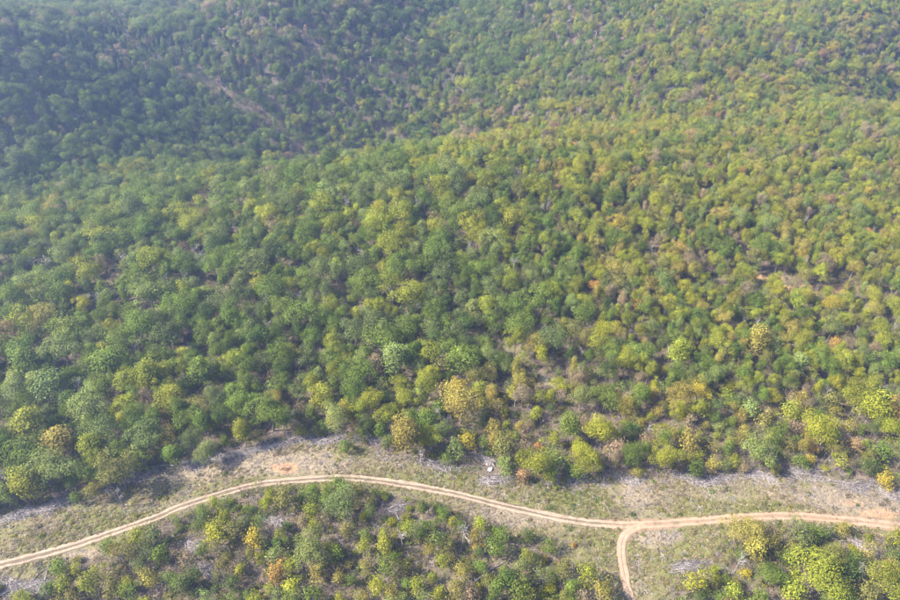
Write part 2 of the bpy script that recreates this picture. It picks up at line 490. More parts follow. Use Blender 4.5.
class Proto: pass
def make_proto(kind, rg, **k):
    p = Proto(); p.kind = kind
    V, F, lf, C = crown_cards(rg, k['w'] / 2, k['h'], k['z0'], k['nl'], k['per'], k.get('lobe', (.26, .40)), k.get('leaf', (.38, .62)), k.get('loose', .18), k.get('low', -.35), k.get('taper', 0), k.get('irr', .22))
    p.crown = mesh_from('crown_' + kind, V, F, M_LEAF, {'leaf': ('FACE', lf)})
    tv, tf = trunk_mesh(rg, k['h'], k['z0'], k['r'], C, k.get('nlimb', 6))
    p.trunk = mesh_from('trunk_' + kind, tv, tf, M_BARK)
    p.w, p.h, p.zc = k['w'], k['h'], (k['h'] + k['z0']) / 2
    # joined copy for the wood that reads as one mass
    n = len(V)
    p.joined = mesh_from('whole_' + kind, list(V) + list(tv), [tuple(f) for f in F] + [tuple(i + n for i in f) for f in tf], [M_LEAF_I, M_BARK],
                         {'leaf': ('FACE', list(lf) + [.5] * len(tf))})
    mi = np.r_[np.zeros(len(F), np.int32), np.ones(len(tf), np.int32)]
    p.joined.polygons.foreach_set('material_index', mi)
    return p
def pine_proto(rg, w, h, z0):
    p = Proto(); p.kind = 'pine'
    Ps, Ns, lf, C = [], [], [], []
    nt_ = 11
    for t in range(nt_):
        f = t / (nt_ - 1); z = z0 + (h - z0) * f * .97
        rr = w / 2 * (1 - f) ** .75 * rg.uniform(.85, 1.1) + .25
        nb = int(6 + 3 * (1 - f))
        for q in range(nb):
            az = 6.283 * (q + rg.uniform(0, .9)) / nb
            L = rr * rg.uniform(.7, 1.08)
            kk = int(10 + 9 * L)
            s = rg.uniform(.25, 1, kk)
            side = rg.normal(0, .22, kk) * L * .5
            P = np.column_stack([np.cos(az) * s * L - np.sin(az) * side, np.sin(az) * s * L + np.cos(az) * side, z - .12 * s * L + rg.normal(0, .16, kk)])
            Ps.append(P); Ns.append(np.tile([np.cos(az) * .4, np.sin(az) * .4, .8], (kk, 1)) + rg.normal(0, .4, (kk, 3)))
            lf.append(np.clip(rg.normal(.45, .2, kk), 0, 1))
            C.append([np.cos(az) * L * .7, np.sin(az) * L * .7, z])
    P = np.vstack(Ps); N = np.vstack(Ns); lf = np.concatenate(lf)
    V, F = cards(P, N, rg.uniform(.4, .75, len(P)), rg)
    p.crown = mesh_from('crown_pine', V, F, M_LEAF, {'leaf': ('FACE', lf)})
    tv, tf = [], []
    tube(tv, tf, [(0, 0, -.4), (0, 0, h * .5), (0, 0, h * .96)], [.26, .17, .04], 6)
    p.trunk = mesh_from('trunk_pine', tv, tf, M_BARK)
    p.w, p.h, p.zc = w, h, h * .55
    n = len(V)
    p.joined = mesh_from('whole_pine', list(V) + list(tv), [tuple(f) for f in F] + [tuple(i + n for i in f) for f in tf], [M_LEAF_I, M_BARK], {'leaf': ('FACE', list(lf) + [.5] * len(tf))})
    p.joined.polygons.foreach_set('material_index', np.r_[np.zeros(len(F), np.int32), np.ones(len(tf), np.int32)])
    return p

def bare_limbs(rg, h, nlimb, spread=.5):
    """Standing bare tree: trunk and a list of branching limbs."""
    TV, TF = [], []
    lean = rg.normal(0, .05 * h, 2)
    pts = [np.array([lean[0] * f * f, lean[1] * f * f, h * f]) for f in (-.03, .0, .25, .5, .75, .95)]
    r = .011 * h + .05
    tube(TV, TF, pts, [r * 1.4, r * 1.2, r, r * .75, r * .45, r * .12], 6)
    limbs = []
    for q in range(nlimb):
        V, F = [], []
        f = rg.uniform(.35, .92)
        s = np.array([lean[0] * f * f, lean[1] * f * f, h * f])
        az = rg.uniform(0, 6.283); L = h * rg.uniform(.18, .36) * (1.25 - f * .5)
        d = np.array([math.cos(az) * spread * 1.5, math.sin(az) * spread * 1.5, rg.uniform(.5, 1.1)]); d /= np.linalg.norm(d)
        e = s + d * L; m = (s + e) / 2 + rg.normal(0, .06 * L, 3)
        tube(V, F, [s, m, e], [r * .45, r * .32, r * .1], 4)
        for k in range(7):
            t = rg.uniform(.25, 1); p0 = s + (e - s) * t
            dd = d + rg.normal(0, .55, 3); dd /= np.linalg.norm(dd)
            l2 = L * rg.uniform(.25, .5); p1 = p0 + dd * l2
            tube(V, F, [p0, p1], [r * .2, r * .07], 3, False)
            for _ in range(3):
                d3 = dd + rg.normal(0, .6, 3); d3 /= np.linalg.norm(d3)
                q0 = p0 + (p1 - p0) * rg.uniform(.3, 1)
                tube(V, F, [q0, q0 + d3 * l2 * .5], [r * .11, r * .04], 3, False)
        limbs.append((V, F))
    return TV, TF, limbs

rgp = np.random.default_rng(5)
BROAD = [make_proto('broad', rgp, w=rgp.uniform(8.6, 9.8), h=rgp.uniform(12, 14.5), z0=rgp.uniform(3.6, 5.0), nl=int(rgp.integers(17, 27)), per=250, lobe=(.22, .44), leaf=(.22, .46), r=.24, loose=.26, irr=rgp.uniform(.3, .6)) for _ in range(12)]
TALL = [make_proto('tall', rgp, w=5.4, h=rgp.uniform(11, 13), z0=3.2, nl=int(rgp.integers(20, 30)), per=105, lobe=(.30, .52), leaf=(.22, .44), r=.15, loose=.28, taper=.35, low=-.8, irr=.42) for _ in range(5)]
YOUNG = [make_proto('young', rgp, w=3.8, h=rgp.uniform(6, 7.6), z0=1.1, nl=int(rgp.integers(12, 22)), per=62, lobe=(.30, .54), leaf=(.18, .38), r=.07, loose=.42, low=-.85, irr=.5, taper=.35) for _ in range(8)]
SHRUB = [make_proto('shrub', rgp, w=3.0, h=rgp.uniform(1.8, 2.4), z0=.05, nl=int(rgp.integers(11, 18)), per=60, lobe=(.30, .50), leaf=(.18, .36), r=.05, loose=.36, low=-.1, irr=.4, nlimb=5) for _ in range(6)]
PINE = [pine_proto(rgp, 5.2, 15, 3.0) for _ in range(3)]
# sparser, further-off kind: thin crown with many gaps
THIN = [make_proto('thin', rgp, w=6.0, h=rgp.uniform(10, 12), z0=3.2, nl=18, per=34, lobe=(.28, .5), leaf=(.25, .45), r=.13, loose=.5, low=-.6, irr=.3, nlimb=14) for _ in range(4)]
BARE = []
for _ in range(3):
    tv, tf, limbs = bare_limbs(rgp, 10.0, 11)
    p = Proto(); p.kind = 'bare'; p.h = 10.0; p.w = 5.0; p.zc = 6.0
    p.trunk = mesh_from('trunk_bare', tv, tf, M_DEAD)
    p.limbs = [mesh_from('limb_bare', v, f, M_DEAD) for v, f in limbs]
    V, F = list(tv), list(tf)
    for v, f in limbs:
        n = len(V); V += v; F += [tuple(i + n for i in q) for q in f]
    p.joined = mesh_from('whole_bare', V, F, M_DEAD)
    BARE.append(p)

# ------------------------------------------------------------------ colours of the foliage
PAL = {'dg': ((.062, .092, .020), 'dark green'), 'g': ((.106, .144, .025), 'green'), 'bg': ((.104, .130, .042), 'grey-green'), 'pg': ((.150, .180, .052), 'pale green'),
       'yg': ((.188, .200, .025), 'yellow-green'), 'by': ((.218, .222, .022), 'bright lime'), 'ol': ((.160, .150, .044), 'olive'), 'oy': ((.222, .190, .044), 'olive-yellow'),
       'y': ((.295, .238, .034), 'yellow'), 'o': ((.305, .190, .055), 'orange'), 'br': ((.200, .156, .096), 'brown'), 'ru': ((.235, .155, .082), 'rust-red')}
def tint(code, rg):
    c = np.array(PAL[code][0]); return np.clip(c * rg.uniform(.88, 1.12) * rg.uniform(.95, 1.05, 3), .01, .6)

def hill_noise(x, y):
    return np.sin(x / 31 + 1.1) * np.cos(y / 27 + .3) + .7 * np.sin(x / 17 - y / 23 + .7) + .5 * np.sin(y / 12 + x / 55)
def pick_colour(u, v, x, y, rg):
    warm = smooth(390, 720, u) * .85
    warm = warm + .55 * math.exp(-((v - (150 + .06 * (u - 520))) / 34) ** 2) * float(smooth(380, 470, u))
    warm = warm + .2 * float(smooth(260, 420, u)) * float(smooth(330, 240, v)) - .55 * float(smooth(128, 96, v)) * float(smooth(760, 560, u))
    warm = float(np.clip(warm + .16 * float(hill_noise(x, y)), 0, 1))
    cold = (['bg', 'g', 'bg', 'bg', 'pg', 'g', 'dg', 'ol', 'bg', 'br'] if v < 78 and u < 420 else ['dg', 'dg', 'bg', 'bg', 'g', 'g', 'dg', 'g', 'bg', 'g'] if v < 195 - .28 * max(0, u - 60) and u < 420 else ['g', 'g', 'g', 'dg', 'bg', 'pg', 'yg', 'yg', 'g', 'g', 'pg', 'g', 'g', 'bg', 'br' if rg.uniform() < .3 else 'g'])
    hot = ['yg', 'yg', 'by', 'yg', 'g', 'by', 'pg', 'g', 'oy', 'yg', 'br', 'g', 'yg', 'ol', 'g', 'oy', 'pg', 'yg', 'by', 'ol', 'oy', 'by', 'yg', 'pg'] + (['o', 'y', 'ru'] if rg.uniform() < .2 else [])
    lst = hot if rg.uniform() < warm else cold
    return lst[int(rg.integers(0, len(lst)))]

# ------------------------------------------------------------------ plants read from the photograph: u, v of the crown's middle, width in px, colour
HAND = '''
64 585 18 yg;87 584 20 yg;112 588 20 ol;118 572 14 ol;150 579 20 oy;168 578 14 pg;155 535 20 bg;176 520 12 g;157 548 8 dg;20 597 16 yg;77 560 9 ol
217 535 24 by;204 549 16 g;253 537 20 y;266 503 13 by;252 512 12 dg;285 500 22 ol;313 525 12 by;303 521 14 br;340 503 32 bg;346 530 16 ol;310 550 34 pg
275 554 20 pg;250 553 12 ol;277 572 21 o;291 566 18 yg;292 587 22 by;312 596 24 g;317 572 22 oy;338 577 15 oy;350 580 12 g;335 552 18 g;240 570 13 by;224 564 20 ol
206 598 18 pg;194 574 18 dg;232 583 18 dg;340 599 12 by;358 597 14 ol;371 502 13 ol;392 522 10 by;396 535 12 oy;384 546 18 yg;365 536 14 g;386 565 22 g;366 566 14 ol
377 586 20 by;391 593 18 oy;363 598 12 y;404 568 14 ol;429 549 14 oy;444 560 17 yg;432 578 12 yg;418 585 18 yg;439 594 16 by;448 545 16 ol;462 572 18 oy;455 590 22 ol
471 595 24 br;476 535 14 oy;477 547 10 o;452 522 12 by;461 525 12 g;425 526 12 g;480 567 14 g;478 588 9 by;520 590 26 g;508 577 22 dg;497 548 22 g;528 535 15 dg;528 594 18 yg
550 546 18 g;543 560 9 y;573 545 6 o;588 574 24 yg;604 591 24 oy;572 587 18 g;551 589 10 by;584 598 18 br;697 582 24 by;716 581 12 yg;566 566 18 ol
748 530 34 oy;757 547 26 oy;740 555 12 g;747 574 11 y;773 575 28 g;794 548 18 ol;816 552 10 by;785 557 16 dg;801 538 26 bg;734 591 20 yg;726 578 12 g;795 591 26 yg
822 575 48 yg;838 598 30 g;886 576 34 yg;870 596 28 ol;851 570 24 dg;760 598 18 g;834 556 28 ol;897 596 20 yg;893 556 16 bg;868 552 20 oy;700 598 16 dg
28 424 36 yg;10 396 30 bg;50 386 34 bg;85 407 34 pg;100 385 28 g;124 406 24 by;138 426 28 dg;148 385 24 yg;163 392 20 g;165 416 18 ol;166 437 20 oy;101 432 34 bg;121 441 16 br
71 429 18 g;57 442 30 oy;92 447 28 yg;55 468 38 pg;25 482 28 yg;71 477 22 g;117 470 36 ol;95 489 20 ol;9 462 18 g;4 440 16 dg;53 424 16 g;47 410 22 bg;75 498 13 g;2 476 14 yg
191 440 22 bg;195 405 24 ol;210 412 13 yg;211 427 9 by;230 388 16 g;238 401 28 g;240 413 12 yg;262 415 14 by;275 397 18 oy;297 390 20 pg;300 431 13 yg;322 396 24 yg;345 411 18 y
330 420 14 oy;315 431 10 ol;237 432 10 yg;206 451 22 pg;257 437 13 ol;345 446 14 g;332 385 20 g;180 425 16 g;176 452 10 ol;224 441 12 g;311 412 16 g;285 415 14 dg
371 400 26 yg;366 423 18 pg;405 432 30 oy;388 441 14 bg;431 437 24 yg;422 442 9 y;438 410 16 g;456 448 20 pg;468 440 18 y;447 459 13 g;482 415 14 pg;494 428 18 oy;505 465 20 pg
503 447 22 ol;480 388 15 yg;458 386 18 y;426 385 26 yg;400 386 20 yg;523 395 20 br;526 420 14 ol;515 436 10 g;538 411 11 by;538 446 9 o;521 458 14 yg;523 475 15 ru;385 398 18 dg;415 418 14 dg
555 460 22 pg;555 439 15 yg;588 461 28 yg;600 430 28 by;570 425 24 g;582 396 24 pg;606 397 26 g;560 385 18 by;625 405 22 oy;640 395 20 g;680 395 28 oy;686 415 14 y;657 430 13 yg
665 455 28 yg;700 389 20 y;706 408 18 yg;696 470 17 dg;681 466 10 br;690 441 22 oy;714 464 14 oy;575 472 18 g;545 456 10 by;617 450 22 br;637 472 13 oy;628 430 18 dg
730 401 16 g;750 408 20 pg;730 385 13 by;772 395 18 by;765 420 18 oy;781 431 18 g;801 400 20 oy;790 411 20 yg;820 429 34 by;832 400 20 ol;845 388 18 yg;860 396 32 yg;876 405 28 by
890 426 26 by;881 450 20 g;856 445 15 ru;840 461 18 yg;801 461 18 g;760 449 32 pg;744 437 18 oy;735 461 15 yg;885 481 17 y;871 466 18 dg;850 425 16 oy;812 448 14 o;775 468 12 ol
25 362 30 g;62 350 30 pg;110 362 34 g;150 372 26 yg;95 340 26 bg;200 372 28 g;232 362 26 yg;262 362 26 bg;292 352 18 oy;330 358 26 g;360 372 28 g;395 357 30 pg;428 352 26 yg;430 375 22 by
462 360 28 g;488 372 20 ol;540 300 30 g;520 325 30 g;555 338 28 bg;600 340 26 yg;585 312 24 g;640 352 26 g;680 352 24 yg;720 345 26 yg;760 340 28 oy;842 360 26 yg;800 362 20 pg;885 362 26 g
595 286 14 o;636 306 13 o;700 304 12 o;555 190 14 ru;690 260 20 br
'''
hand = []
for row in HAND.replace('\n', ';').split(';'):
    t = row.split()
    if len(t) == 4: hand.append((float(t[0]), float(t[1]), float(t[2]), t[3]))

rgh = np.random.default_rng(77)
plants = []      # dict(kind, proto, x, y, D, h, col, u, v, px, thing)
def add_plant(x, y, D, kind, col, rg, h=None, hand_=False):
    lst = {'broad': BROAD, 'tall': TALL, 'young': YOUNG, 'shrub': SHRUB, 'pine': PINE, 'thin': THIN, 'bare': BARE}[kind]
    i = int(rg.integers(0, len(lst))); p = lst[i]
    sw = D / p.w
    sh = (h / p.h) if h else sw ** .75 * rg.uniform(.9, 1.12)
    z = float(gz(x, y))
    u, v, dep = project(x, y, z + p.zc * sh)
    plants.append(dict(kind=kind, p=p, pi=i, x=x, y=y, z=z, sw=sw, sh=sh, D=D, col=col, tint=tint(col, rg), u=float(u), v=float(v), px=D * F_PX / float(dep), rot=rg.uniform(0, 6.28), ax=rg.uniform(.86, 1.18), hand=hand_))
for (u, v, w, c) in hand:
    t0 = hit(u, v)[2]
    D = w * t0 / F_PX * .97
    below = v > np.interp(u, ROAD_U, ROAD_V)
    scrub = below or (u > 420 and v > 395)
    if D < 3.0: kind = 'shrub'
    elif D < (7.4 if scrub else 5.6): kind = 'young'
    else: kind = 'broad' if rgh.uniform() < .8 else 'tall'
    if below and kind == 'tall': kind = 'broad'
    h = {'shrub': D * .75, 'young': D * rgh.uniform(1.25, 1.6), 'tall': D * 1.75, 'broad': (1.0 if below else 1.25) * D * rgh.uniform(.95, 1.15)}[kind]
    h = min(h, 17)
    zo = h * {'shrub': .5, 'young': .58, 'tall': .62, 'broad': .65}[kind]
    x, y, t1 = hit(u, v, zo)
    add_plant(x, y, D * t1 / t0, kind, c, rgh, h, True)
for (u, v) in [(188, 388), (421, 458), (648, 430), (857, 572), (737, 566), (402, 540), (463, 538), (322, 362), (190, 352), (545, 388), (770, 452), (120, 500), (300, 372), (610, 452), (345, 330), (438, 398), (515, 402), (470, 405)]:
    x, y, _ = hit(u, v, 3.5); add_plant(x, y, rgh.uniform(3, 4.6), 'bare', 'br', rgh, rgh.uniform(6, 9.5), True)

# the rest of the woods
hx = np.array([p['x'] for p in plants]); hy = np.array([p['y'] for p in plants]); hr = np.array([p['D'] / 2 for p in plants])
rgf = np.random.default_rng(31)
rows = []
yy = 84.0; row = 0
while yy < 1300:
    half = .74 * (yy * CP + CAM_H * SP) + 45
    s = 3.3 if yy < 380 else (3.9 if yy < 560 else 4.9)
    xs = np.arange(-half, half, s) + (s / 2 if row % 2 else 0)
    rows.append(np.column_stack([xs + rgf.uniform(-.48, .48, len(xs)) * s, yy + rgf.uniform(-.48, .48, len(xs)) * s]))
    yy += s * .87; row += 1
cand = np.vstack(rows); rgf.shuffle(cand)
xs, ys = cand[:, 0], cand[:, 1]
us, vs, dps = project(xs, ys, gz(xs, ys))
cl = cleared(us, vs); ga = gap_amount(us, vs); rd = road_dist(xs, ys)
belows = vs > np.interp(us, ROAD_U, ROAD_V)
nzs = hill_noise(xs * 1.3 + 40, ys * 1.3)
CELL = 10.0
grid = {}
def put(x, y, rr): grid.setdefault((int(x // CELL), int(y // CELL)), []).append((x, y, rr))
for a_, b_, c_ in zip(hx, hy, hr): put(a_, b_, c_ * 1.15)
KEEP_OPEN = np.array([hit(u_, v_)[:2] for u_, v_ in [(8, 594), (20, 591), (32, 588), (46, 586), (190, 546), (208, 572), (490, 572), (500, 566), (508, 560), (518, 554), (526, 550), (860, 546), (686, 567), (394, 510), (273, 521), (490, 470), (486, 475), (494, 475), (490, 480)]])
for k_ in KEEP_OPEN: put(k_[0], k_[1], 3.4)
def crowded(x, y, rr):
    i0, j0 = int(x // CELL), int(y // CELL)
    for i in (i0 - 1, i0, i0 + 1):
        for j in (j0 - 1, j0, j0 + 1):
            for (px, py, pr) in grid.get((i, j), ()):
                if (px - x) ** 2 + (py - y) ** 2 < ((.60 if y < 230 else .53) * (pr + rr)) ** 2: return True
    return False
for x, y, u, v, c, g, r_, b, nzv in zip(xs, ys, us, vs, cl, ga, rd, belows, nzs):
    if c > -3 or r_ < 5: continue
    if rgf.uniform() < g * 1.1: continue
    youngpatch = 1.1 * math.exp(-(((u - 550) / 120) ** 2 + ((v - 430) / 52) ** 2)) + 1.1 * math.exp(-(((u - 790) / 140) ** 2 + ((v - 440) / 42) ** 2)) + .5 * math.exp(-(((u - 290) / 70) ** 2 + ((v - 415) / 26) ** 2))
    if b: youngpatch = 1.2
    far_pine = y > 430 and (math.exp(-(((u - 130) / 150) ** 2 + ((v - 45) / 32) ** 2)) > .3 + rgf.uniform() * 1.3 or rgf.uniform() < .05)
    draw = math.exp(-((v - (65 + .65 * (u - 165))) / 13) ** 2) * (120 < u < 300) + .55 * math.exp(-(((u - 690) / 150) ** 2 + ((v - 40) / 22) ** 2)) + .5 * math.exp(-(((u - 380) / 60) ** 2 + ((v - 85) / 20) ** 2))
    sf = 1 - .34 * float(smooth(430, 640, u)) * (1 if v > 120 else .6)
    if rgf.uniform() < youngpatch:
        openscrub = math.exp(-(((u - 560) / 120) ** 2 + ((v - 440) / 42) ** 2)) if not b else 0
        if rgf.uniform() < (.30 if b else .10 + .42 * openscrub): continue
        kind = 'young' if rgf.uniform() < .68 else ('shrub' if rgf.uniform() < .6 else 'thin')
        D = rgf.uniform(2.8, 5.6 if b else 5.0) if kind == 'young' else (rgf.uniform(1.8, 3.2) if kind == 'shrub' else rgf.uniform(3.6, 5.2))
    elif far_pine: kind, D = 'pine', rgf.uniform(4.6, 6.6)
    else:
        if rgf.uniform() < .03 + (.10 if nzv < -1.0 else 0): continue
        k = rgf.uniform()
        if k < draw * .7: kind = 'thin' if rgf.uniform() < .85 else 'bare'
        elif k < .62: kind = 'broad'
        elif k < .84: kind = 'tall'
        elif k < .96: kind = 'thin'
        else: kind = 'bare'
        D = {'broad': 5.0 + 6.6 * rgf.uniform() ** 1.5, 'tall': rgf.uniform(3.9, 6.2), 'thin': rgf.uniform(4.0, 6.4), 'bare': rgf.uniform(3.2, 5)}[kind] * sf * (1 + .16 * float(smooth(560, 480, u)) * float(smooth(150, 210, v)))
    D *= 1 + .22 * float(smooth(430, 650, y))
    if crowded(x, y, D / 2): continue
    put(x, y, D / 2)
    col = pick_colour(u, v, x, y, rgf)
    if not b and youngpatch > .4 and rgf.uniform() < .4: col = ('ol', 'br', 'bg', 'oy')[int(rgf.integers(0, 4))]
    if b and rgf.uniform() < .45: col = ('g', 'yg', 'pg', 'yg', 'ol')[int(rgf.integers(0, 5))]
    if kind == 'pine': col = ('dg', 'bg', 'g', 'pg')[int(rgf.integers(0, 4))]
    if kind == 'thin' and rgf.uniform() < (.6 if u > 560 or youngpatch > .3 else .3): col = ('br', 'ol', 'oy', 'pg')[int(rgf.integers(0, 4))]
    hs = .6 + .4 * sf
    hh = {'broad': rgf.uniform(.85, 1.1) * (7.2 + .72 * D), 'tall': rgf.uniform(9, 13) * hs, 'thin': rgf.uniform(7.5, 11) * hs, 'bare': rgf.uniform(7, 11) * hs, 'young': D * rgf.uniform(1.25, 1.7), 'shrub': D * .7, 'pine': rgf.uniform(8.5, 11.5)}[kind]
    add_plant(x, y, D, kind, col, rgf, hh)

# which ones are individuals: the largest in view of each kind
NAME = {'broad': 'broadleaf_tree', 'tall': 'broadleaf_tree', 'thin': 'broadleaf_tree', 'young': 'young_tree', 'shrub': 'shrub', 'pine': 'pine_tree', 'bare': 'bare_tree'}
LIMIT = {'broadleaf_tree': 300, 'young_tree': 300, 'shrub': 150, 'pine_tree': 0, 'bare_tree': 100}
seen = {}
for p in plants:
    p['name'] = NAME[p['kind']]; p['thing'] = False
    inside = -6 < p['u'] < 906 and 0 < p['v'] < 606
    if inside: seen.setdefault(p['name'], []).append(p)
for k, lst in seen.items():
    lst.sort(key=lambda p: -(p['px'] + (6 if p['hand'] else 0)))
    for p in lst[:LIMIT[k]]: p['thing'] = True

# ------------------------------------------------------------------ labels that single a plant out
ORD = ['leftmost', 'second from left', 'third from left', 'fourth from left', 'fifth from left', 'sixth from left', 'seventh from left', 'eighth from left', 'ninth from left', 'tenth from left', 'eleventh from left', 'twelfth from left']
COLS = [(110, 'far left'), (220, 'left'), (330, 'left of centre'), (450, 'centre left'), (560, 'centre right'), (680, 'right of centre'), (790, 'right'), (1000, 'far right')]
def zone(p):
    u, v = p['u'], p['v']
    rv = np.interp(u, ROAD_U, ROAD_V)
    if v > rv + 2:
        side = 'inside the fork' if u > 632 else 'below the dirt track'
        if v > 575: side += ' at the bottom edge'
        elif v < rv + 30: side = 'just below the track' if u <= 632 else 'inside the fork near the track'
    else:
        d = np.interp(u, UP_U, UP_V) - v
        if d < 18: side = 'at the forest edge'
        elif d < 48: side = 'just behind the forest edge'
        elif d < 85: side = 'a few rows into the forest'
        elif d < 125: side = 'deep in the forest'
        else: side = 'far up the slope'
    for lim, w in COLS:
        if u < lim: return side, w
def build_labels(things):
    cl = {}
    for p in things:
        s, w = zone(p)
        shape = {'broad': 'round-crowned tree', 'tall': 'narrow tall tree', 'thin': 'thin see-through tree', 'young': 'young tree', 'shrub': 'low shrub', 'pine': 'pine', 'bare': 'bare grey tree'}[p['kind']]
        big = ''
        if p['kind'] == 'broad': big = 'large ' if p['px'] > 31 else ''
        if p['kind'] == 'young': big = 'small ' if p['px'] < 13 else ''
        colw = '' if p['kind'] == 'bare' else PAL[p['col']][1] + ' '
        cl.setdefault((big + colw + shape, s, w), []).append(p)
    for key in [k for k, l in cl.items() if len(l) > 12]:
        l = sorted(cl.pop(key), key=lambda p: p['v'])
        n = -(-len(l) // 12); parts = {2: ['upper', 'lower'], 3: ['upper', 'middle', 'lower']}.get(n, ['topmost', 'upper', 'lower', 'lowest'])
        for i, nm in enumerate(parts): cl[(nm + ' ' + key[0], key[1], key[2])] = l[i * len(l) // len(parts):(i + 1) * len(l) // len(parts)]
    for (what, s, w), lst in cl.items():
        lst.sort(key=lambda p: p['u'])
        for i, p in enumerate(lst):
            if len(lst) == 1: p['label'] = f'{what} {s}, {w}'
            else: p['label'] = (f'{what} {s}, {w}, {ORD[min(i, 11)]}').replace('inside the fork at the bottom edge', 'in the fork, bottom edge').replace('inside the fork near the track', 'in the fork near track').replace('below the dirt track at the bottom edge', 'below the track, bottom edge')
build_labels([p for p in plants if p['thing']])

CAT = {'broadleaf_tree': 'tree', 'young_tree': 'sapling', 'shrub': 'shrub', 'pine_tree': 'tree', 'bare_tree': 'bare tree'}
GRP = {'broadleaf_tree': 'broadleaf trees of the wood', 'young_tree': 'young trees in the regrowth', 'shrub': 'low shrubs near the track', 'pine_tree': 'pines', 'bare_tree': 'leafless trees in the wood'}
for p in plants:
    if not p['thing']: continue
    e = link(p['name'], None, None, (p['x'], p['y'], p['z']), (0, 0, p['rot']), (p['sw'] * p['ax'], p['sw'] / p['ax'], p['sh']))
    tag(e, p['label'], CAT[p['name']], GRP[p['name']])
    pr = p['p']
    link('trunk', pr.trunk, e)
    if p['kind'] == 'bare':
        for lm in pr.limbs: link('limb', lm, e)
    else:
        c = link('crown', pr.crown, e); c.color = (*p['tint'], 1)

# ------------------------------------------------------------------ masses: scattered instances held by one object
def scatter(name, pos, rotz, scl, pidx, tints, meshes, label, cat, tilt=None):
    col = bpy.data.collections.new(name + '_kinds')
    for i, m in enumerate(meshes):
        o = bpy.data.objects.new('%s_kind_%02d' % (name, i), m); col.objects.link(o)
    me = bpy.data.meshes.new(name)
    me.vertices.add(len(pos)); me.vertices.foreach_set('co', np.asarray(pos, np.float32).ravel())
    rot = np.zeros((len(pos), 3), np.float32); rot[:, 2] = rotz
    if tilt is not None: rot[:, :2] = tilt
    for nme, typ, arr in (('rot', 'FLOAT_VECTOR', rot), ('scl', 'FLOAT_VECTOR', np.asarray(scl, np.float32))):
        a = me.attributes.new(nme, typ, 'POINT'); a.data.foreach_set('vector', arr.ravel())
    a = me.attributes.new('pick', 'INT', 'POINT'); a.data.foreach_set('value', np.asarray(pidx, np.int32))
    t4 = np.column_stack([np.asarray(tints, np.float32), np.ones(len(pos), np.float32)])
    a = me.attributes.new('tint', 'FLOAT_COLOR', 'POINT'); a.data.foreach_set('color', t4.ravel().astype(np.float32))
    ob = link(name, me)
    ng = bpy.data.node_groups.new(name + '_scatter', 'GeometryNodeTree')
    ng.interface.new_socket('Geometry', in_out='INPUT', socket_type='NodeSocketGeometry')
    ng.interface.new_socket('Geometry', in_out='OUTPUT', socket_type='NodeSocketGeometry')
    gi, go = ng.nodes.new('NodeGroupInput'), ng.nodes.new('NodeGroupOutput')
    ci = ng.nodes.new('GeometryNodeCollectionInfo'); ci.inputs['Collection'].default_value = col
    ci.inputs['Separate Children'].default_value = True; ci.inputs['Reset Children'].default_value = True
    ip = ng.nodes.new('GeometryNodeInstanceOnPoints'); ip.inputs['Pick Instance'].default_value = True
    def named(n, t):
        k = ng.nodes.new('GeometryNodeInputNamedAttribute'); k.data_type = t; k.inputs['Name'].default_value = n
        return next(s for s in k.outputs if s.enabled and s.name == 'Attribute')
    ng.links.new(gi.outputs[0], ip.inputs['Points']); ng.links.new(ci.outputs[0], ip.inputs['Instance'])
    ng.links.new(named('pick', 'INT'), ip.inputs['Instance Index'])
    e2r = ng.nodes.new('FunctionNodeEulerToRotation'); ng.links.new(named('rot', 'FLOAT_VECTOR'), e2r.inputs[0])
    ng.links.new(e2r.outputs[0], ip.inputs['Rotation'])
    ng.links.new(named('scl', 'FLOAT_VECTOR'), ip.inputs['Scale'])
    ng.links.new(ip.outputs[0], go.inputs[0])
    md = ob.modifiers.new('scatter', 'NODES'); md.node_group = ng
    return tag(ob, label, cat, kind='stuff')

order = {'broad': BROAD, 'tall': TALL, 'young': YOUNG, 'shrub': SHRUB, 'pine': PINE, 'thin': THIN, 'bare': BARE}
base, meshes = {}, []
for k, l in order.items():
    base[k] = len(meshes); meshes += [q.joined for q in l]
rest = [p for p in plants if not p['thing']]
print('plants', len(plants), 'things', len(plants) - len(rest), {k: len(v) for k, v in seen.items()})
scatter('forest', [(p['x'], p['y'], p['z']) for p in rest], [p['rot'] for p in rest], [(p['sw'] * p['ax'], p['sw'] / p['ax'], p['sh']) for p in rest],
        [base[p['kind']] + p['pi'] for p in rest], [p['tint'] for p in rest], meshes, 'mixed autumn woods covering the hills behind the nearest trees', 'forest')

